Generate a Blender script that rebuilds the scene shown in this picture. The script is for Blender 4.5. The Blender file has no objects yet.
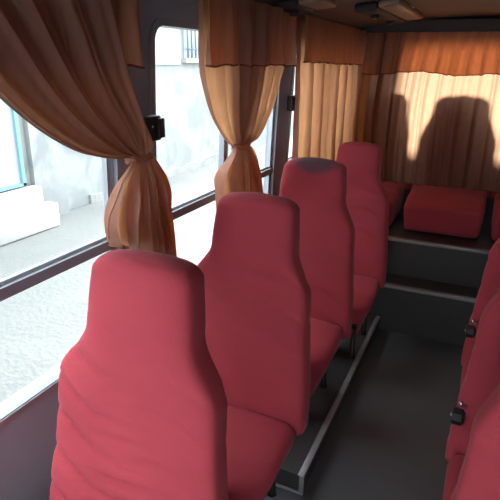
import bpy, bmesh, math, random
from mathutils import Vector, Matrix, noise
sc = bpy.context.scene
COL = sc.collection
PI = math.pi

# ------------------------------------------------------------------ camera
cd = bpy.data.cameras.new('camera'); cam = bpy.data.objects.new('camera', cd); COL.objects.link(cam)
F = 520.0
yc = Vector((250, 184, -F)).normalized()
roll = 0.015
uu = -(184*(184+roll*250)+F*F)/(250-184*roll); vv = 184+roll*(250-uu)
xc = -Vector((uu, vv, -F)).normalized(); xc = (xc - xc.dot(yc)*yc).normalized()
zc = xc.cross(yc)
M = Matrix((xc, yc, zc)).to_4x4()
M.translation = Vector((0, 0, 1.8))
cam.matrix_world = M
cd.sensor_width = 36; cd.lens = 36*F/500; cd.clip_start = 0.02
sc.camera = cam

# ------------------------------------------------------------------ light
sc.view_settings.view_transform = 'Standard'; sc.view_settings.look = 'None'
sc.view_settings.gamma = 1; sc.view_settings.use_curve_mapping = False
sc.view_settings.exposure = 0.58
w = bpy.data.worlds.new('sky'); sc.world = w; w.use_nodes = True
bg = w.node_tree.nodes['Background']; bg.inputs[0].default_value = (0.86, 0.94, 1.0, 1); bg.inputs[1].default_value = 6.0
sl = bpy.data.lights.new('sun', 'SUN'); sl.energy = 44.0; sl.angle = math.radians(10); sl.color = (1.0, 0.95, 0.90)
so = bpy.data.objects.new('sun', sl); COL.objects.link(so)
so.rotation_euler = Vector((-0.02, 1.0, math.tan(math.radians(6.5)))).to_track_quat('Z', 'Y').to_euler()
al = bpy.data.lights.new('windscreen_daylight', 'AREA'); al.shape = 'RECTANGLE'; al.size = 1.9; al.size_y = 0.9
al.energy = 7; al.color = (0.93, 0.96, 1.0)
ao = bpy.data.objects.new('windscreen_daylight', al); COL.objects.link(ao)
ao.location = (0, -2.15, 1.6); ao.rotation_euler = (math.radians(90), 0, 0)

# ------------------------------------------------------------------ materials
def new_mat(name):
    m = bpy.data.materials.new(name); m.use_nodes = True
    nt = m.node_tree; return m, nt, nt.nodes['Principled BSDF']
def mat(name, col, rough=0.6, metal=0.0, var=0.0, vscale=6.0, bump=0.0, bscale=60.0, sheen=0.0, spec=0.5, stretch=None):
    m, nt, p = new_mat(name)
    p.inputs['Base Color'].default_value = (*col, 1)
    p.inputs['Roughness'].default_value = rough; p.inputs['Metallic'].default_value = metal
    p.inputs['Specular IOR Level'].default_value = spec
    p.inputs['Sheen Weight'].default_value = sheen; p.inputs['Sheen Roughness'].default_value = 0.4
    tc = nt.nodes.new('ShaderNodeTexCoord'); vec = tc.outputs['Object']
    if stretch:
        mp = nt.nodes.new('ShaderNodeMapping'); mp.inputs['Scale'].default_value = stretch
        nt.links.new(vec, mp.inputs[0]); vec = mp.outputs[0]
    if var:
        n = nt.nodes.new('ShaderNodeTexNoise'); n.inputs['Scale'].default_value = vscale; n.inputs['Detail'].default_value = 5
        r = nt.nodes.new('ShaderNodeMix'); r.data_type = 'RGBA'
        r.inputs[6].default_value = (*[c*(1-var) for c in col], 1); r.inputs[7].default_value = (*[min(1, c*(1+var)) for c in col], 1)
        nt.links.new(vec, n.inputs[0]); nt.links.new(n.outputs[0], r.inputs[0]); nt.links.new(r.outputs[2], p.inputs['Base Color'])
    if bump:
        n = nt.nodes.new('ShaderNodeTexNoise'); n.inputs['Scale'].default_value = bscale; n.inputs['Detail'].default_value = 3
        b = nt.nodes.new('ShaderNodeBump'); b.inputs['Strength'].default_value = bump; b.inputs['Distance'].default_value = 0.01
        nt.links.new(vec, n.inputs[0]); nt.links.new(n.outputs[0], b.inputs['Height']); nt.links.new(b.outputs[0], p.inputs['Normal'])
    return m

RED = (0.44, 0.055, 0.074)
m_red = mat('red_cover', RED, 0.8, var=0.10, vscale=5, bump=0.15, bscale=160, sheen=0.12, spec=0.2)
# the same cover with a worn grey patch over the top of the headrest
m_stain, nt, p = new_mat('red_cover_with_grey_patch')
p.inputs['Roughness'].default_value = 0.8; p.inputs['Sheen Weight'].default_value = 0.12; p.inputs['Specular IOR Level'].default_value = 0.2
tc = nt.nodes.new('ShaderNodeTexCoord'); mp = nt.nodes.new('ShaderNodeMapping')
PATCH_C = (0.01, 0.12, 1.225); PATCH_S = (0.11, 0.12, 0.045)
mp.inputs['Location'].default_value = [-c/s for c, s in zip(PATCH_C, PATCH_S)]
mp.inputs['Scale'].default_value = [1/s for s in PATCH_S]
ln = nt.nodes.new('ShaderNodeVectorMath'); ln.operation = 'LENGTH'
ns = nt.nodes.new('ShaderNodeTexNoise'); ns.inputs['Scale'].default_value = 14
ad = nt.nodes.new('ShaderNodeMath'); ad.operation = 'ADD'
rp = nt.nodes.new('ShaderNodeValToRGB')
rp.color_ramp.elements[0].position = 0.35; rp.color_ramp.elements[0].color = (0.15, 0.065, 0.085, 1)
rp.color_ramp.elements[1].position = 0.62; rp.color_ramp.elements[1].color = (*RED, 1)
sc2 = nt.nodes.new('ShaderNodeMath'); sc2.operation = 'MULTIPLY'; sc2.inputs[1].default_value = 0.4
nt.links.new(tc.outputs['Object'], mp.inputs[0]); nt.links.new(mp.outputs[0], ln.inputs[0])
nt.links.new(tc.outputs['Object'], ns.inputs[0])
nt.links.new(ln.outputs['Value'], sc2.inputs[0])
s3 = nt.nodes.new('ShaderNodeMath'); s3.operation = 'MULTIPLY'; s3.inputs[1].default_value = 0.18
nt.links.new(ns.outputs[0], s3.inputs[0]); nt.links.new(sc2.outputs[0], ad.inputs[0]); nt.links.new(s3.outputs[0], ad.inputs[1])
nt.links.new(ad.outputs[0], rp.inputs[0]); nt.links.new(rp.outputs[0], p.inputs['Base Color'])

def cloth(name, col, tcol, mix=0.5):
    m = bpy.data.materials.new(name); m.use_nodes = True; nt = m.node_tree
    for n in list(nt.nodes): nt.nodes.remove(n)
    out = nt.nodes.new('ShaderNodeOutputMaterial')
    tc = nt.nodes.new('ShaderNodeTexCoord')
    mp = nt.nodes.new('ShaderNodeMapping'); mp.inputs['Scale'].default_value = (1, 1, 0.25)
    n = nt.nodes.new('ShaderNodeTexNoise'); n.inputs['Scale'].default_value = 45; n.inputs['Detail'].default_value = 6
    nt.links.new(tc.outputs['Object'], mp.inputs[0]); nt.links.new(mp.outputs[0], n.inputs[0])
    b = nt.nodes.new('ShaderNodeBump'); b.inputs['Strength'].default_value = 0.35; b.inputs['Distance'].default_value = 0.006
    nt.links.new(n.outputs[0], b.inputs['Height'])
    def cm(c):
        r = nt.nodes.new('ShaderNodeMix'); r.data_type = 'RGBA'
        r.inputs[6].default_value = (*[x*0.82 for x in c], 1); r.inputs[7].default_value = (*[min(1, x*1.18) for x in c], 1)
        nt.links.new(n.outputs[0], r.inputs[0]); return r.outputs[2]
    d = nt.nodes.new('ShaderNodeBsdfDiffuse'); nt.links.new(cm(col), d.inputs[0]); nt.links.new(b.outputs[0], d.inputs['Normal'])
    t = nt.nodes.new('ShaderNodeBsdfTranslucent'); nt.links.new(cm(tcol), t.inputs[0]); nt.links.new(b.outputs[0], t.inputs['Normal'])
    mx = nt.nodes.new('ShaderNodeMixShader'); mx.inputs[0].default_value = mix
    nt.links.new(d.outputs[0], mx.inputs[1]); nt.links.new(t.outputs[0], mx.inputs[2])
    g = nt.nodes.new('ShaderNodeBsdfGlossy'); g.inputs['Roughness'].default_value = 0.45; g.inputs[0].default_value = (1, 0.85, 0.7, 1)
    nt.links.new(b.outputs[0], g.inputs['Normal'])
    m2 = nt.nodes.new('ShaderNodeMixShader'); m2.inputs[0].default_value = 0.02
    nt.links.new(mx.outputs[0], m2.inputs[1]); nt.links.new(g.outputs[0], m2.inputs[2])
    nt.links.new(m2.outputs[0], out.inputs[0]); return m
m_curt = cloth('orange_curtain', (0.40, 0.215, 0.16), (0.78, 0.36, 0.165), 0.46)
m_curt_shaded = cloth('orange_curtain_shaded', (0.105, 0.048, 0.032), (0.66, 0.40, 0.25), 0.38)  # same fabric as the other curtains, rear shade put into a darker colour
m_light_block = cloth('light_blocking_cloth', (0.30, 0.20, 0.17), (0.40, 0.24, 0.18), 0.25)  # for extra sheets added to cut the light through the tied curtains
m_hem = cloth('curtain_hem', (0.26, 0.08, 0.04), (0.25, 0.07, 0.03), 0.25)
m_wall = mat('grey_lining', (0.36, 0.385, 0.44), 0.6, var=0.1, bump=0.05)
m_ceil = mat('ceiling_lining', (0.15, 0.115, 0.10), 0.75, var=0.08, bump=0.1)
m_frame = mat('dark_window_frame', (0.30, 0.32, 0.36), 0.4, var=0.08)
m_alu = mat('aluminium_strip', (0.42, 0.45, 0.48), 0.35, 0.6, var=0.15)
m_floor = mat('dark_vinyl_floor', (0.092, 0.095, 0.103), 0.42, var=0.25, vscale=3.5, bump=0.04, bscale=200)
m_step = mat('dark_step_vinyl', (0.05, 0.047, 0.047), 0.45, var=0.2, vscale=4, bump=0.04, bscale=200)
m_nose = mat('worn_metal_nosing', (0.32, 0.315, 0.315), 0.45, 0.3, var=0.3, vscale=20)
m_black = mat('black_plastic', (0.02, 0.02, 0.022), 0.6)
m_leg = mat('black_painted_steel', (0.02, 0.02, 0.022), 0.4, 0.3)
m_chrome = mat('chrome', (0.75, 0.75, 0.76), 0.15, 1.0)
m_tan = mat('yellowed_plastic', (0.30, 0.23, 0.17), 0.5)
m_ground = mat('pale_street', (0.094, 0.10, 0.099), 0.9, var=0.10, vscale=2.5, bump=0.4, bscale=18)
m_stone = mat('pale_step_stone', (0.20, 0.198, 0.19), 0.9, var=0.1, vscale=4, bump=0.4, bscale=10)
m_blue = mat('blue_paint', (0.12, 0.24, 0.30), 0.5)
m_white = mat('white_paint', (0.26, 0.27, 0.28), 0.6)
m_grille = mat('blue_grey_bars', (0.12, 0.16, 0.19), 0.5)
m_shut = mat('pale_shutter', (0.22, 0.24, 0.26), 0.6)
m_cream = mat('cream_render', (0.25, 0.24, 0.21), 0.9, var=0.04, vscale=3, bump=0.15, bscale=30)

# stained plaster, patchy
m_plaster, nt, p = new_mat('patched_plaster')
p.inputs['Roughness'].default_value = 0.9
tc = nt.nodes.new('ShaderNodeTexCoord')
n1 = nt.nodes.new('ShaderNodeTexNoise'); n1.inputs['Scale'].default_value = 1.1; n1.inputs['Detail'].default_value = 9; n1.inputs['Distortion'].default_value = 0.8
nt.links.new(tc.outputs['Object'], n1.inputs[0])
rp = nt.nodes.new('ShaderNodeValToRGB')
rp.color_ramp.elements[0].position = 0.40; rp.color_ramp.elements[0].color = (0.160, 0.170, 0.168, 1)
rp.color_ramp.elements[1].position = 0.56; rp.color_ramp.elements[1].color = (0.225, 0.225, 0.212, 1)
e = rp.color_ramp.elements.new(0.48); e.color = (0.192, 0.203, 0.203, 1)
nt.links.new(n1.outputs[0], rp.inputs[0]); nt.links.new(rp.outputs[0], p.inputs['Base Color'])
bp = nt.nodes.new('ShaderNodeBump'); bp.inputs['Strength'].default_value = 0.3
nt.links.new(n1.outputs[0], bp.inputs['Height']); nt.links.new(bp.outputs[0], p.inputs['Normal'])

m_glass_dark = None
m_glass = bpy.data.materials.new('window_glass'); m_glass.use_nodes = True; nt = m_glass.node_tree
for n in list(nt.nodes): nt.nodes.remove(n)
out = nt.nodes.new('ShaderNodeOutputMaterial'); t = nt.nodes.new('ShaderNodeBsdfTransparent'); t.inputs[0].default_value = (0.93, 0.97, 0.97, 1)
g = nt.nodes.new('ShaderNodeBsdfGlossy'); g.inputs['Roughness'].default_value = 0.03
mx = nt.nodes.new('ShaderNodeMixShader'); mx.inputs[0].default_value = 0.05
nt.links.new(t.outputs[0], mx.inputs[1]); nt.links.new(g.outputs[0], mx.inputs[2]); nt.links.new(mx.outputs[0], out.inputs[0])
m_glass_dark = m_glass.copy(); m_glass_dark.name = 'light_dimming_glass'  # tint added to cut sky light falling on the rear curtain
m_glass_dark.node_tree.nodes['Transparent BSDF'].inputs[0].default_value = (0.34, 0.335, 0.33, 1)

# ------------------------------------------------------------------ helpers
def obj(name, bm, m, parent=None, smooth=True, recalc=True):
    if recalc: bmesh.ops.recalc_face_normals(bm, faces=bm.faces)
    me = bpy.data.meshes.new(name); bm.to_mesh(me); bm.free()
    for mm in (m if isinstance(m, (list, tuple)) else [m]): me.materials.append(mm)
    if smooth:
        for f in me.polygons: f.use_smooth = True
    o = bpy.data.objects.new(name, me); COL.objects.link(o)
    if parent: o.parent = parent
    return o
def struct(name, bm, m, parent=None, smooth=False):
    o = obj(name, bm, m, parent, smooth)
    if not parent: o['kind'] = 'structure'
    return o
def tag(o, label, cat, group=None):
    o['label'] = label; o['category'] = cat
    if group: o['group'] = group
    return o
def thing(name, label, cat, loc=(0, 0, 0), group=None):
    o = bpy.data.objects.new(name, None); o.empty_display_size = 0.1; COL.objects.link(o); o.location = loc
    return tag(o, label, cat, group)
def box(bm, x0, x1, y0, y1, z0, z1, bev=0.0):
    g = bmesh.ops.create_cube(bm, size=1)
    vs = g['verts']
    for v in vs:
        v.co = Vector(((x0+x1)/2+v.co.x*(x1-x0), (y0+y1)/2+v.co.y*(y1-y0), (z0+z1)/2+v.co.z*(z1-z0)))
    if bev:
        es = list({e for v in vs for e in v.link_edges})
        bmesh.ops.bevel(bm, geom=es, offset=bev, segments=2, affect='EDGES', profile=0.5)
    return bm
def tube(bm, pts, r, seg=10, caps=True):
    pts = [Vector(q) for q in pts]; rings = []
    for i, q in enumerate(pts):
        d = (pts[min(i+1, len(pts)-1)]-pts[max(i-1, 0)]).normalized()
        a = d.orthogonal().normalized() if i == 0 else (a-a.dot(d)*d).normalized()
        b = d.cross(a)
        rr = r[i] if isinstance(r, (list, tuple)) else r
        rings.append([bm.verts.new(q+rr*(math.cos(2*PI*k/seg)*a+math.sin(2*PI*k/seg)*b)) for k in range(seg)])
    for A, B in zip(rings, rings[1:]):
        for k in range(seg): bm.faces.new((A[k], A[(k+1) % seg], B[(k+1) % seg], B[k]))
    if caps: bm.faces.new(rings[0][::-1]); bm.faces.new(rings[-1])
    return bm
def rbox(bm, hx, hy, hz, r, n=20, fn=None):
    """rounded box centred on the origin, dense enough to be displaced"""
    h = (hx, hy, hz)
    def axis(i):
        k = 4; a = [-h[i]+r*(1-math.cos(PI/2*j/k)) for j in range(k)]
        mid = [-h[i]+r+(2*h[i]-2*r)*j/n for j in range(n+1)]
        return a+mid+[-x for x in a[::-1]]
    for ax in range(3):
        b, c = (ax+1) % 3, (ax+2) % 3
        B, C = axis(b), axis(c)
        for s in (-1, 1):
            g = []
            for u in B:
                row = []
                for v in C:
                    p_ = [0, 0, 0]; p_[ax] = s*h[ax]; p_[b] = u; p_[c] = v
                    inner = Vector([max(-h[k]+r, min(h[k]-r, p_[k])) for k in range(3)])
                    d = Vector(p_)-inner
                    if d.length > 1e-9: d = d.normalized()*r
                    row.append(bm.verts.new(inner+d))
                g.append(row)
            for i in range(len(B)-1):
                for j in range(len(C)-1):
                    bm.faces.new((g[i][j], g[i+1][j], g[i+1][j+1], g[i][j+1]))
    bmesh.ops.remove_doubles(bm, verts=bm.verts, dist=1e-5)
    if fn:
        for v in bm.verts: v.co = fn(v.co.copy())
    return bm
def interp(pts, t):
    """Catmull-Rom through (t, a, b...) rows"""
    n = len(pts)
    if t <= pts[0][0]: return pts[0][1:]
    if t >= pts[-1][0]: return pts[-1][1:]
    for i in range(n-1):
        if pts[i][0] <= t <= pts[i+1][0]: break
    p0 = pts[max(i-1, 0)]; p1 = pts[i]; p2 = pts[i+1]; p3 = pts[min(i+2, n-1)]
    s = (t-p1[0])/(p2[0]-p1[0]); dt = p2[0]-p1[0]; r = []
    for k in range(1, len(p1)):
        m1 = (p2[k]-p0[k])/(p2[0]-p0[0])*dt; m2 = (p3[k]-p1[k])/(p3[0]-p1[0])*dt
        r.append((2*s**3-3*s*s+1)*p1[k]+(s**3-2*s*s+s)*m1+(-2*s**3+3*s*s)*p2[k]+(s**3-s*s)*m2)
    return r
def smooth01(a, b, x):
    t = max(0, min(1, (x-a)/(b-a))); return t*t*(3-2*t)

# ------------------------------------------------------------------ bus shell
WX = lambda z: -1.17+0.05*max(0, (z-0.9)/1.2)       # the side wall leans in towards the roof
YF, YR = -2.0, 4.9
SILL, TOP, RAIL = 0.80, 1.935, 1.175
WIN = [(-1.35, 0.02), (0.22, 1.44), (1.645, 2.92), (3.13, 4.55)]

def rr(y0, y1, z0, z1, r, n=6):
    out = []
    for cx, cz, a0 in ((y1-r, z1-r, 0), (y0+r, z1-r, 90), (y0+r, z0+r, 180), (y1-r, z0+r, 270)):
        for k in range(n+1):
            a = math.radians(a0+90*k/n); out.append((cx+r*math.cos(a), cz+r*math.sin(a)))
    return out
def holed(loops, to3, thick):
    bm = bmesh.new(); es = []
    for lp in loops:
        vs = [bm.verts.new((a, b, 0)) for a, b in lp]
        for i in range(len(vs)): es.append(bm.edges.new((vs[i], vs[(i+1) % len(vs)])))
    bmesh.ops.triangle_fill(bm, use_beauty=True, use_dissolve=False, edges=es, normal=(0, 0, 1))
    g = bmesh.ops.extrude_face_region(bm, geom=list(bm.faces))
    for v in [x for x in g['geom'] if isinstance(x, bmesh.types.BMVert)]: v.co.z = thick
    for v in bm.verts: v.co = to3(*v.co)
    return bm
outer = [(YF, 0), (YR, 0), (YR, 0.8), (YR, 2.12), (YF, 2.12), (YF, 0.8)]
struct('wall_left', holed([outer]+[rr(a, b, SILL, TOP, 0.07) for a, b in WIN], lambda a, b, t: Vector((WX(b)-t, a, b)), 0.05), m_wall)

def frame_ring(y0, y1, z0, z1, w_, d0, d1):
    o = rr(y0-0.012, y1+0.012, z0-0.012, z1+0.012, 0.08); i = rr(y0+w_, y1-w_, z0+w_, z1-w_, 0.055)
    return holed([o, i], lambda a, b, t: Vector((WX(b)+d0-t, a, b)), d0-d1)
for k, (a, b) in enumerate(WIN):
    wf = struct('window_%d' % (k+1), frame_ring(a, b, SILL, TOP, 0.016, 0.008, -0.055), m_frame)
    bm = bmesh.new(); box(bm, WX(RAIL)-0.035, WX(RAIL)+0.004, a+0.01, b-0.01, RAIL-0.005, RAIL+0.03); obj('window_rail', bm, m_frame, wf, smooth=False)
    bm = bmesh.new(); box(bm, WX(RAIL)-0.028, WX(RAIL)-0.01, a+0.01, b-0.01, RAIL+0.0305, RAIL+0.042); obj('rail_track', bm, m_alu, wf, smooth=False)
    bm = bmesh.new(); box(bm, WX(SILL)-0.04, WX(SILL)+0.012, a-0.02, b+0.02, SILL-0.012, SILL+0.012); obj('window_sill', bm, m_alu, wf, smooth=False)
    dv = {0: -0.6, 1: 0.80, 2: 2.27, 3: 3.85}[k]
    bm = bmesh.new()
    box(bm, -0.03, -0.002, dv-0.022, dv+0.022, RAIL+0.03, TOP-0.01)
    for v in bm.verts: v.co.x += WX(v.co.z)
    obj('window_divider', bm, m_frame, wf, smooth=False)
    bm = bmesh.new()
    box(bm, -0.028, -0.008, b-0.052, b-0.018, SILL+0.02, TOP-0.02)
    for v in bm.verts: v.co.x += WX(v.co.z)
    obj('edge_strip', bm, m_alu, wf, smooth=False)
    bm = bmesh.new()
    vs = [bm.verts.new((WX(z)-0.03, y, z)) for y, z in ((a+.005, SILL+.005), (b-.005, SILL+.005), (b-.005, TOP-.005), (a+.005, TOP-.005))]
    bm.faces.new(vs); obj('window_pane', bm, m_glass, wf, smooth=False)

# right wall (behind the right hand seats)
bm = bmesh.new(); box(bm, 1.20, 1.25, YF, YR, 0, 2.12); struct('wall_right', bm, m_wall)
# rear wall with window
struct('wall_back', holed([[(-1.17, 0), (1.2, 0), (1.2, 2.2), (-1.13, 2.2)], rr(-0.72, 0.90, 1.20, 2.0, 0.1)], lambda a, b, t: Vector((a, YR+t, b)), 0.05), m_wall)
bm = holed([rr(-0.735, 0.915, 1.185, 2.015, 0.11), rr(-0.705, 0.885, 1.215, 1.985, 0.09)], lambda a, b, t: Vector((a, YR-0.008+t, b)), 0.06)
wb = struct('window_5', bm, m_frame)
bm = bmesh.new(); bm.faces.new([bm.verts.new((x, YR+0.03, z)) for x, z in ((-.72, 1.20), (.9, 1.20), (.9, 2.0), (-.72, 2.0))]); obj('window_pane', bm, m_glass_dark, wb, smooth=False)
# front wall with windscreen opening
struct('wall_front', holed([[(-1.17, 0), (1.2, 0), (1.2, 2.2), (-1.13, 2.2)], rr(-1.05, 1.1, 0.9, 1.75, 0.1)], lambda a, b, t: Vector((a, YF-t, b)), 0.05), m_wall)
# ceiling, gently arched
bm = bmesh.new(); n = 24; rows = []
CZ = lambda x: 2.065+0.085*(1-min(1, abs(x/1.12))**2.4)
for t in (0, 0.05):
    rows.append([[bm.verts.new((-1.13+2.34*i/n, y, CZ(-1.13+2.34*i/n)+t)) for i in range(n+1)] for y in (YF, YR+0.05)])
for R in rows:
    for i in range(n): bm.faces.new((R[0][i], R[0][i+1], R[1][i+1], R[1][i]))
struct('ceiling', bm, m_ceil, smooth=True)
# header above the rear window that carries the curtain track
bm = bmesh.new(); box(bm, -1.125, 1.2, 4.50, YR, 2.02, 2.13, 0.012); struct('trim_1', bm, mat('dark_header', (0.05, 0.043, 0.04), 0.7, var=0.1))
# cove between wall and ceiling
bm = bmesh.new(); box(bm, -1.13, -1.06, YF, 4.5, 2.03, 2.09, 0.015); struct('trim_2', bm, m_ceil)

bm = bmesh.new(); box(bm, -1.2, 1.2, YF, YR, -0.05, 0); struct('floor', bm, m_floor)
# raised platform under the left row
bm = bmesh.new(); box(bm, -1.165, -0.512, 1.75, 3.44, 0.0005, 0.098); o = struct('platform_left', bm, m_step)
bm = bmesh.new(); box(bm, -0.535, -0.506, 1.744, 3.44, 0.097, 0.103, 0.002); box(bm, -0.512, -0.506, 1.744, 3.44, 0.085, 0.100, 0.002)
box(bm, -0.527, -0.505, 1.742, 1.750, 0.001, 0.10, 0.002)
obj('nosing_strip', bm, m_nose, o)
bm = bmesh.new(); box(bm, -1.165, -0.506, 1.738, 1.749, 0.001, 0.014, 0.002); obj('kick_strip', bm, m_nose, o)
bm = bmesh.new(); box(bm, 0.14, 1.2, -0.4, 3.44, 0.0005, 0.098); struct('platform_right', bm, m_step)
# two steps up to the rear bench
def step(name, y0, y1, z):
    bm = bmesh.new(); box(bm, -1.165, 1.2, y0, y1, 0.0005, z); o = struct(name, bm, m_step)
    bm = bmesh.new(); box(bm, -1.16, 1.19, y0-0.004, y0+0.035, z-0.001, z+0.005, 0.002); box(bm, -1.16, 1.19, y0-0.005, y0, z-0.018, z+0.003, 0.002)
    obj('nosing_strip', bm, m_nose, o)
step('step_1', 3.44, 3.665, 0.35)
step('step_2', 3.67, YR, 0.62)
bm = bmesh.new(); box(bm, -1.16, 1.195, 4.60, YR-0.01, 0.6205, 0.98, 0.01); struct('bench_sun_block', bm, m_step)  # bench base box added to block sun under the rear curtain

# ------------------------------------------------------------------ street outside
bm = bmesh.new(); bmesh.ops.create_grid(bm, x_segments=60, y_segments=60, size=30)
for v in bm.verts:
    v.co.z = -0.8+0.02*noise.noise(v.co*0.8); v.co.y += 6
struct('ground', bm, m_ground)
SX = -6.8
bm = bmesh.new(); box(bm, SX-0.4, SX, -12, 40, -0.85, 6.5); hw = struct('wall_street', bm, m_plaster)
bm = bmesh.new(); box(bm, SX+0.001, SX+0.03, 6.9, 11.05, 1.72, 6.5); obj('cream_band', bm, m_cream, hw, smooth=False)
bm = bmesh.new(); box(bm, SX+0.001, SX+0.10, 6.25, 6.95, -0.82, 6.5); obj('pilaster', bm, m_plaster, hw, smooth=False)
bm = bmesh.new(); 
for i in range(60):
    y = 7.6+i*0.12; h = 0.16+0.10*noise.noise(Vector((y*1.3, 0, 0)))
    box(bm, SX+0.001, SX+0.05+0.03*noise.noise(Vector((y*2, 4, 0))), y, y+0.12, -0.85, -0.8+h)
obj('wall_footing', bm, m_stone, hw, smooth=False)
dr = thing('house_door', 'white house door in a light blue frame across the street', 'door', (SX, 5.4, -0.13))
bm = bmesh.new(); box(bm, 0.001, 0.05, -1.15, 0.64, 0.0, 3.0); obj('door_panel', bm, m_white, dr, smooth=False)
bm = bmesh.new(); box(bm, 0.02, 0.10, 0.61, 0.67, 0, 3.0); box(bm, 0.02, 0.10, -1.18, -1.09, 0, 3.0); box(bm, 0.02, 0.10, -1.18, 0.67, -0.001, 0.045); obj('door_frame', bm, m_blue, dr, smooth=False)
bm = bmesh.new()
for y in (0.02, 0.13): box(bm, 0.05, 0.07, y, y+0.03, 0.8, 2.6)
obj('blue_strip', bm, m_blue, dr, smooth=False)
st = thing('stone_doorstep', 'pale worn stone steps below the blue framed door', 'steps', (SX, 5.4, -0.8))
bm = bmesh.new(); box(bm, 0.11, 0.30, -3.0, 0.80, 0, 0.66, 0.03)
obj('upper_step', bm, m_stone, st)
bm = bmesh.new(); box(bm, 0.305, 0.55, -3.0, 0.86, 0, 0.40, 0.03)
obj('lower_step', bm, m_stone, st)
hwn = thing('barred_window', 'house window with vertical blue grey bars high on the pale street wall', 'window', (SX, 11.2, 1.87))
bm = bmesh.new(); box(bm, 0.001, 0.03, 0, 1.4, 0, 1.3); obj('window_shutter', bm, m_shut, hwn, smooth=False)
bm = bmesh.new(); box(bm, 0.001, 0.14, -0.08, 1.48, -0.1, -0.002); obj('stone_sill', bm, m_white, hwn, smooth=False)
for i in range(8):
    bm = bmesh.new(); tube(bm, [(0.10, 0.06+i*0.18, 0), (0.10, 0.06+i*0.18, 1.3)], 0.022); obj('bar', bm, m_grille, hwn)
bm = bmesh.new(); tube(bm, [(0.10, 0, 0.20), (0.10, 1.4, 0.20)], 0.018); obj('cross_bar', bm, m_grille, hwn)
bx_ = thing('wall_box', 'small pale box on the cream upper part of the street wall', 'box', (SX+0.03, 9.35, 1.95))
bm = bmesh.new(); box(bm, 0.001, 0.06, 0, 0.26, 0, 0.34, 0.01); obj('box_case', bm, m_white, bx_)
bm = bmesh.new(); box(bm, 0.0605, 0.066, 0.05, 0.21, 0.16, 0.29); obj('box_window', bm, m_shut, bx_, smooth=False)

# ------------------------------------------------------------------ seats
def backrest_bm(z0, z1, bw, hw_, seed, thick=0.11, rec=0.12, flare=(0.36, 0.19), off=0.0):
    """front face towards -Y, leaning back by rec over its height; z1 top"""
    bm = bmesh.new(); rows = []; NS = 72; NR = 58; r = 0.038; H = z1-z0
    rnd = random.Random(seed); ph = [rnd.uniform(0, 6.28) for _ in range(6)]
    def width(z):
        d = z1-z
        f = smooth01(flare[1], flare[0], d)
        wl = hw_/2+0.012*smooth01(0.0, flare[1], d)+(bw/2-hw_/2-0.012)*f
        wl += (0.036 if bw < 0.52 else 0.018)*smooth01(flare[0], H, d)+0.004*math.sin(PI*min(1, max(0, (d-flare[0])/0.5)))
        return wl
    def disp(x, z, front):
        p_ = Vector((x*2.2+seed*3.7, z*2.2, seed*1.3))
        s = 0.0
        q = math.sin((z*1.0+x*0.5)*50+ph[0]+2.0*noise.noise(p_*1.6))
        s -= 0.015*max(0, q)**3*max(0, noise.noise(p_*1.3+Vector((5, 0, 0)))+0.75)*smooth01(0.10, 0.25, z1-z)
        s += 0.004*math.sin((z*1.0-x*0.35)*30+ph[1]+2.5*noise.noise(p_))*max(0, noise.noise(p_*1.1+Vector((0, 9, 0)))+0.3)
        s += 0.012*noise.noise(p_*2.0)
        return s*front
    zs = [z0+(z1-r-z0)*i/(NR-1) for i in range(NR)]
    rowp = [(z, 0.0, 1.0) for z in zs]+[(z1-r+r*math.sin(PI/2*k/7), r*(1-math.cos(PI/2*k/7)), 1-0.25*k/7) for k in range(1, 8)]
    def ring(z, shr, amp, scale=1.0, lift=0):
        a = (width(z)-shr)*scale; t = (thick*0.5+0.012*(1-(z-z0)/H)-shr*0.85)*scale
        cy = rec*(z-z0)/H+thick*0.5
        out = []
        for k in range(NS):
            an = 2*PI*k/NS; c, s = math.cos(an), math.sin(an); e = 0.42
            x = a*math.copysign(abs(c)**e, c); y = t*math.copysign(abs(s)**e, s)
            nx, ny = c, s; y -= 0.010*(1-(x/max(a, 1e-4))**2)*(1 if s < 0 else -0.6)*(scale > 0.5)
            dd = disp(x, z, amp)
            zz = z+lift-0.014*(abs(x)/0.15)**2.2*smooth01(z1-0.10, z1, z)*min(1, 1.0)
            x += off*(1-smooth01(flare[1], flare[0], z1-z))
            out.append(bm.verts.new((x+dd*nx*0.2, cy+y+dd*ny, zz)))
        return out
    for z, shr, amp in rowp: rows.append(ring(z, shr, amp))
    base = rowp[-1]
    for sc_, lf in ((0.85, 0.002), (0.6, 0.004), (0.3, 0.005)): rows.append(ring(base[0], base[1], 0.6, sc_, lf))
    for A, B in zip(rows, rows[1:]):
        for k in range(NS): bm.faces.new((A[k], A[(k+1) % NS], B[(k+1) % NS], B[k]))
    bm.faces.new(rows[-1]); bm.faces.new(rows[0][::-1])
    return bm
def cushion_bm(wd, dep, z0, z1, seed, taper=0.30):
    bm = bmesh.new(); hz = (z1-z0)/2
    def fn(c):
        x, y, z = c
        top = smooth01(-0.2*hz, hz, z)
        z += top*(0.014*(1-(x/(wd/2))**2)-0.035*smooth01(dep*0.15, dep*0.5, -y)+0.012*math.sin(y*9))
        if taper > 0.1: y += 0.10*(abs(x)/(wd/2))**3*smooth01(-0.1*dep, 0.5*dep, -y)
        low = smooth01(hz*0.9, -hz, z)
        x *= 1-taper*low; y = y+0.05*low*smooth01(0, dep/2, -y)
        p_ = Vector((x*5+seed*7, y*5, z*3))
        x += 0.006*noise.noise(p_); z += 0.008*noise.noise(p_*1.3+Vector((3, 3, 3)))*top
        y += 0.004*math.sin(x*60+noise.noise(p_)*4)*low
        return Vector((x, y-dep/2, z+(z0+z1)/2))
    rbox(bm, wd/2, dep/2, hz, 0.04, 22, fn); return bm
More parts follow.
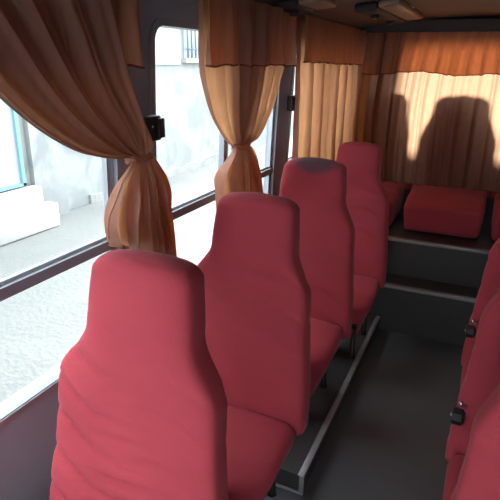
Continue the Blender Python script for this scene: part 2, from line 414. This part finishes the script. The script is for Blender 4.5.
def seat(label, x, y, fz, seed, group, W=0.48, HW=0.32, czt=0.42, top=1.24, m=None, legs=((0.0,)*4), knob=False, bench=False, name='bus_seat', yaw=0, off=0.0, cw=0, flare=(0.36, 0.19)):
    """y = front of the backrest at the crease"""
    m = m or m_red
    if not bench: y -= 0.05
    t = thing(name, label, 'seat', (x, y, fz), group); t.rotation_euler.z = yaw
    obj('backrest', backrest_bm(czt-0.05 if not bench else czt-0.06, top, W, HW, seed, flare=flare, off=off), m, t)
    obj('seat_cushion', cushion_bm(cw or W+(0.02 if bench else 0.05), 0.56 if bench else 0.37, (czt-0.30) if not bench else 0.012, czt, seed, 0.04 if bench else 0.30), m_red, t)
    if not bench:
        bm = bmesh.new()
        for sx in (-1, 1): box(bm, sx*0.16-0.015, sx*0.16+0.015, -0.30, 0.09, czt-0.215, czt-0.18, 0.003)
        for yy in (-0.27, 0.0): box(bm, -0.16, 0.16, yy-0.015, yy+0.015, czt-0.215, czt-0.185, 0.003)
        obj('seat_frame', bm, m_leg, t, smooth=False)
        for sx in (-1, 1):
            for j, yy in enumerate((-0.26, 0.04)):
                d = legs[j]
                bm = bmesh.new(); tube(bm, [(sx*0.15, yy, czt-0.20), (sx*0.155, yy+(0.01 if j else -0.01), 0.02-d), (sx*0.155, yy+(0.01 if j else -0.01), -d+0.001)], [0.015, 0.015, 0.022])
                obj('leg', bm, m_leg, t)
        for sx in (-1, 1):
            bm = bmesh.new(); box(bm, sx*(W/2-0.05)-0.012, sx*(W/2-0.05)+0.012, 0.05, 0.10, czt-0.2, czt+0.0, 0.003)
            obj('hinge_bracket', bm, m_leg, t)
    else:
        bm = bmesh.new(); box(bm, -W/2+0.04, W/2-0.04, -0.40, 0.10, 0.001, 0.03); obj('seat_frame', bm, m_leg, t, smooth=False)
    if knob:
        bm = bmesh.new(); kx = -W/2-0.006
        n = 8
        for (xa, xb, r0) in ((kx, kx-0.028, 0.031),):
            tube(bm, [(xa+0.01, 0.03, czt+0.13), (xa, 0.03, czt+0.13), (xb, 0.03, czt+0.13), (xb-0.004, 0.03, czt+0.13)], [0.02, r0, r0, r0*0.8], n)
        k_ = obj('recline_knob', bm, m_black, t, smooth=False)
        bm = bmesh.new(); tube(bm, [(kx-0.032, 0.03, czt+0.13), (kx-0.036, 0.03, czt+0.13)], 0.009, 10); obj('knob_bolt', bm, m_chrome, k_)
        bm = bmesh.new(); tube(bm, [(kx+0.012, 0.03, czt+0.175), (kx-0.008, 0.03, czt+0.175), (kx-0.010, 0.03, czt+0.19)], 0.006, 10); obj('lever_pin', bm, m_chrome, t)
    return t
G1 = 'red covered seats along the left windows'
seat('red fabric covered bus seat nearest the camera, in the left foreground', -0.748, 0.885, 0.10, 1, G1, legs=(0.1, 0.1), W=0.50, HW=0.30, off=0.012)
seat('red covered bus seat directly behind the nearest one, platform corner at its foot', -0.752, 1.60, 0.10, 2, G1, W=0.49, HW=0.31, off=0.012, legs=(0.1, 0.0))
seat('red covered bus seat with a worn grey patch on top of its headrest', -0.785, 2.44, 0.10, 3, G1, m=m_stain)
seat('farthest red covered seat of the left row, against the steps', -0.715, 3.13, 0.10, 4, G1, W=0.44, HW=0.26)
G2 = 'red covered seats along the right of the aisle'
seat('red covered seat at the lower right corner, nearest of the right row', 0.30, 1.08, 0.10, 5, G2, W=0.46, knob=True)
seat('red covered right row seat with black side knob low over the aisle', 0.30, 1.70, 0.10, 6, G2, W=0.46, knob=True)
seat('red covered seat third along the right of the aisle', 0.31, 2.38, 0.10, 7, G2, W=0.46, knob=True)
G3 = 'red seats of the rear bench row'
for x, lb, s in ((-0.785, 'red rear seat in the left back corner behind the curtain', 9), (-0.215, 'red rear seat in the middle above the steps, cushion showing below the curtain', 10), (0.39, 'red rear seat at the right edge of the picture above the steps', 11)):
    seat(lb, x, 4.37, 0.62, s, G3, W=0.44 if x < -0.5 else 0.555, HW=0.34 if x < -0.5 else 0.37, cw=0.45 if x < -0.5 else 0.55, flare=(0.36, 0.08), czt=0.27, top=0.99, bench=True)

# ------------------------------------------------------------------ curtains
def curtain_bm(L, R, nu, nv, folds, amp, X, ph=0, tie=None, noisy=0.004, to3=None, dyf=0.35):
    """L, R rows (v, Y, z); folds run along lines of constant u; X(u,v) gives the sheet's base"""
    bm = bmesh.new(); g = []
    v0, v1 = L[0][0], L[-1][0]
    for j in range(nv+1):
        v = v0+(v1-v0)*j/nv; a = interp(L, v); b = interp(R, v); row = []
        for i in range(nu+1):
            u = i/nu
            y = a[0]+(b[0]-a[0])*u; z = a[1]+(b[1]-a[1])*u
            q = u*folds*2*PI+ph+1.3*noise.noise(Vector((u*4+ph, v*0.9, 0)))
            am = amp(u, v)
            dx = am*(math.sin(q)+0.35*math.sin(2.3*q+1+v))+noisy*noise.noise(Vector((y*14, z*9, ph)))
            dy = am*dyf*math.cos(q)
            P = (X(u, v)+dx, y+dy, z)
            row.append(bm.verts.new(to3(*P) if to3 else P))
        g.append(row)
    for j in range(nv):
        for i in range(nu): bm.faces.new((g[j][i], g[j][i+1], g[j+1][i+1], g[j+1][i]))
    return bm, g
def sheet(name, bm, m, parent=None, th=0.0015):
    o = obj(name, bm, m, parent, recalc=False)
    return o
def band_bm(y, z, x, ry, rx, h):
    bm = bmesh.new(); rows = []
    for zz, s in ((-h/2, 1.0), (-h/4, 1.08), (0, 1.1), (h/4, 1.08), (h/2, 1.0)):
        rows.append([bm.verts.new((x+rx*s*math.cos(2*PI*k/28)*(1+0.05*math.sin(5*k)), y+ry*s*math.sin(2*PI*k/28), z+zz+0.006*math.sin(k*0.9))) for k in range(28)])
    for A, B in zip(rows, rows[1:]):
        for k in range(28): bm.faces.new((A[k], A[(k+1) % 28], B[(k+1) % 28], B[k]))
    return bm
def hem_bm(row, drop=0.006, off=(0, 0, 0), r=0.0035):
    bm = bmesh.new(); tube(bm, [Vector(q)+Vector(off) for q in row], r, 6); return bm

# curtain 1
L = [(0, .60, 2.03), (.25, .76, 1.84), (.45, .89, 1.71), (.6, 1.00, 1.625), (.75, 1.12, 1.560), (.9, 1.245, 1.525), (1.0, 1.33, 1.512), (1.06, 1.315, 1.49), (1.2, 1.27, 1.44), (1.5, 1.225, 1.34), (1.9, 1.225, 1.28), (2.2, 1.24, 1.255)]
R = [(0, 1.45, 2.03), (.25, 1.45, 1.90), (.45, 1.455, 1.78), (.6, 1.47, 1.70), (.75, 1.485, 1.62), (.9, 1.465, 1.545), (1.0, 1.435, 1.51), (1.06, 1.45, 1.49), (1.2, 1.51, 1.42), (1.5, 1.545, 1.30), (1.9, 1.57, 1.15), (2.2, 1.58, 1.05)]
def amp1(u, v):
    if v < 1: return 0.014*(1-0.45*smooth01(0.4, 1.0, v))
    return 0.009+0.026*smooth01(1.0, 1.4, v)
def X1(u, v):
    if v < 1.0: return -1.00-0.09*smooth01(0.80, 0.9, u)*(1-smooth01(0.6, 0.95, v))-0.01
    return -1.01-0.05*(abs(u-0.5)*2)**2*smooth01(1, 1.5, v)+0.012
c1 = thing('window_curtain', 'large dark brownish orange curtain tied back beside the nearest window', 'curtain', (0, 0, 0), 'orange curtains on the left windows')
bm, g = curtain_bm(L, R, 200, 120, 5.5, amp1, X1, 0.6)
hem = [v.co.copy() for v in g[-1]]; edge = [r_[0].co.copy() for r_ in g]
sheet('curtain_fabric', bm, m_curt, c1)
RL = [(q[0], a_[1]+(q[1]-a_[1])*0.86, a_[2]+(q[2]-a_[2])*0.86) for a_, q in zip(L, R) if q[0] <= 1]
bm, g = curtain_bm([q for q in L if q[0] <= 1], RL, 150, 70, 4.5, amp1, lambda u, v: X1(u, v)-0.022, 2.0)
sheet('light_blocking_sheet', bm, m_light_block, c1)  # extra sheet added behind the fabric to darken light coming through
obj('curtain_hem', hem_bm(hem), m_hem, c1); obj('side_hem', hem_bm(edge, r=0.0025), m_curt, c1)
obj('tie_band', band_bm(1.383, 1.506, -1.015, 0.055, 0.03, 0.02), m_curt, c1)
# curtain 2
L = [(0, 1.86, 2.03), (.35, 1.86, 1.86), (.6, 1.88, 1.73), (.8, 1.97, 1.571), (.93, 2.09, 1.47), (1, 2.155, 1.438), (1.05, 2.155, 1.425), (1.25, 2.09, 1.35), (1.6, 2.07, 1.25), (2.0, 2.08, 1.10)]
R = [(0, 2.80, 2.03), (.35, 2.79, 1.88), (.6, 2.75, 1.78), (.8, 2.61, 1.58), (.93, 2.44, 1.45), (1, 2.325, 1.427), (1.05, 2.33, 1.415), (1.25, 2.43, 1.33), (1.6, 2.52, 1.20), (2.0, 2.58, 1.02)]
amp2 = lambda u, v: (0.024*(1-0.5*smooth01(0.5, 1, v)) if v < 1 else 0.012+0.02*smooth01(1, 1.4, v))
X2 = lambda u, v: -1.055 if v < 1 else -1.055-0.05*(abs(u-0.5)*2)**2*smooth01(1, 1.5, v)+0.01*smooth01(1, 1.1, v)
c2 = thing('window_curtain', 'orange curtain tied back in the middle of the second window', 'curtain', (0, 0, 0), 'orange curtains on the left windows')
bm, g = curtain_bm(L, R, 180, 110, 6, amp2, X2, 2.1)
sheet('curtain_fabric', bm, m_curt, c2)
def inset(f): return [(q[0], a_[1]+(q[1]-a_[1])*f, a_[2]+(q[2]-a_[2])*f) for a_, q in zip(L, R) if q[0] <= 1]
bm, g = curtain_bm(inset(0.3), inset(0.72), 80, 60, 2.5, amp2, lambda u, v: X2(u, v)-0.03, 1.1)
sheet('light_blocking_sheet', bm, m_light_block, c2)  # second sheet added to dim the middle of this curtain
obj('tie_band', band_bm(2.24, 1.432, -1.055, 0.078, 0.028, 0.018), m_curt, c2)
# curtain 3, hangs straight
L = [(0, 3.0, 2.03), (1, 3.02, 0.95)]; R = [(0, 4.87, 2.03), (1, 4.87, 0.95)]
c3 = thing('window_curtain', 'orange curtain hanging straight over the third window behind the far seats', 'curtain', (0, 0, 0), 'orange curtains on the left windows')
bm, g = curtain_bm(L, R, 300, 50, 9, lambda u, v: 0.026+0.004*v, lambda u, v: -1.075, 0.3, dyf=1.1)
sheet('curtain_fabric', bm, m_curt, c3)
# valances
def valance(label, y0, y1, zt, zb, x, folds, ph, group, to3=None, scal=0.012):
    t = thing('curtain_valance', label, 'valance', (0, 0, 0), group)
    L = [(0, y0, zt), (1, y0, zb)]; R = [(0, y1, zt), (1, y1, zb)]
    bm, g = curtain_bm(L, R, int(110*(y1-y0))+40, 16, folds, lambda u, v: 0.010+0.012*v, lambda u, v: x, ph, to3=to3)
    for v in g[-1]: v.co.z += scal*noise.noise(Vector((v.co.y*3+v.co.x*3, ph, 0)))+0.003*math.sin((v.co.x+v.co.y)*40)
    hem = [v.co.copy() for v in g[-1]]
    sheet('valance_fabric', bm, m_curt, t); obj('valance_hem', hem_bm(hem), m_hem, t)
GV = 'orange valances over the left windows'
valance('short orange valance above the nearest window, mostly behind its curtain', 0.35, 1.45, 2.05, 1.785, -1.045, 6, 1.0, GV)
valance('short orange valance over the second window curtain', 1.84, 2.80, 2.05, 1.785, -1.012, 5, 2.2, GV)
valance('short orange valance over the straight curtain of the third window', 2.97, 4.87, 2.05, 1.80, -1.025, 9, 0.4, GV)
# rear curtain: hangs from the header and is drawn over the seat backs
PATH = [(0, 4.51, 2.03), (0.2, 4.43, 1.85), (0.4, 4.335, 1.60), (0.7, 4.27, 1.25), (1.0, 4.225, 0.93)]
def rear3(x, y, z):     # x: out of plane towards the room, y: across the bus, z: height
    f = (2.03-z)/1.10
    q = interp(PATH, max(0, min(1, f))); return Vector((y, q[0]-x, z))
L = [(0, -1.0, 2.03), (0.5, -1.0, 1.4), (1, -0.97, 0.91)]; R = [(0, 1.05, 2.03), (0.5, 1.05, 1.45), (1, 1.05, 0.93)]
c4 = thing('rear_curtain', 'wide orange curtain across the rear window, hanging over the back seats', 'curtain')
def amp4(u, v): return (0.032-0.018*smooth01(0.18, 0.30, u)+0.008*noise.noise(Vector((u*7, 0, 0))))*(1-0.35*v)
bm, g = curtain_bm(L, R, 320, 60, 17, amp4, lambda u, v: 0.015, 0.9, to3=rear3)
sheet('curtain_fabric', bm, m_curt_shaded, c4)
obj('curtain_hem', hem_bm([v for v in []] or [rear3(0.02, -0.88+1.9*i/60, 0.915+0.008*math.sin(i*0.7)) for i in range(61)]), m_hem, c4)
valance('orange valance across the top of the rear curtain', -1.0, 1.05, 2.035, 1.735, 0.055, 19, 0.2, None, to3=rear3, scal=0.035)

# ------------------------------------------------------------------ small fittings
def latch(label, y):
    t = thing('window_latch', label, 'latch', (-1.112, y, 1.57), 'black window catches on the pillars')
    bm = bmesh.new(); box(bm, -0.02, 0.018, -0.05, 0.045, -0.045, 0.045, 0.008); obj('latch_body', bm, m_black, t)
    bm = bmesh.new(); box(bm, 0.018, 0.03, 0.012, 0.05, -0.035, 0.035, 0.005); obj('latch_grip', bm, m_black, t)
    bm = bmesh.new(); tube(bm, [(0.018, -0.015, 0.01), (0.022, -0.015, 0.01)], 0.006, 10); obj('latch_screw', bm, m_chrome, t)
latch('square black plastic window catch on the pillar beside the nearest curtain', 1.595)
latch('small black window catch on the pillar before the third window', 3.09)

def ceiling_lamp(label, x, y, yaw, ln, kn):
    z = CZ(x)-0.002
    t = thing('ceiling_fixture', label, 'ceiling fixture', (x, y, z), 'fixtures on the ceiling'); t.rotation_euler.z = yaw; t.rotation_euler.y = -0.10
    bm = bmesh.new(); box(bm, -0.13, 0.0, -ln/2, ln/2, -0.045, 0.0, 0.015); obj('fixture_housing', bm, m_black, t)
    bm = bmesh.new(); box(bm, 0.003, 0.12, -ln/2, ln/2, -0.035, 0.0, 0.012); obj('fixture_cover', bm, m_tan, t)
    for i in range(kn):
        yy = -ln/2+ln*(i+0.5)/kn
        bm = bmesh.new(); tube(bm, [(-0.065, yy, -0.044), (-0.065, yy, -0.062)], [0.026, 0.022], 16); obj('air_nozzle', bm, m_black, t)
        bm = bmesh.new(); tube(bm, [(-0.065, yy, -0.062), (-0.065, yy, -0.066)], 0.008, 10); obj('nozzle_cap', bm, m_chrome, t)
ceiling_lamp('black and tan overhead panel with round air nozzles on the ceiling', -0.66, 3.62, 0.0, 1.0, 2)
ceiling_lamp('smaller tan overhead panel at the top edge of the picture', -0.93, 2.72, 0.0, 0.28, 1)
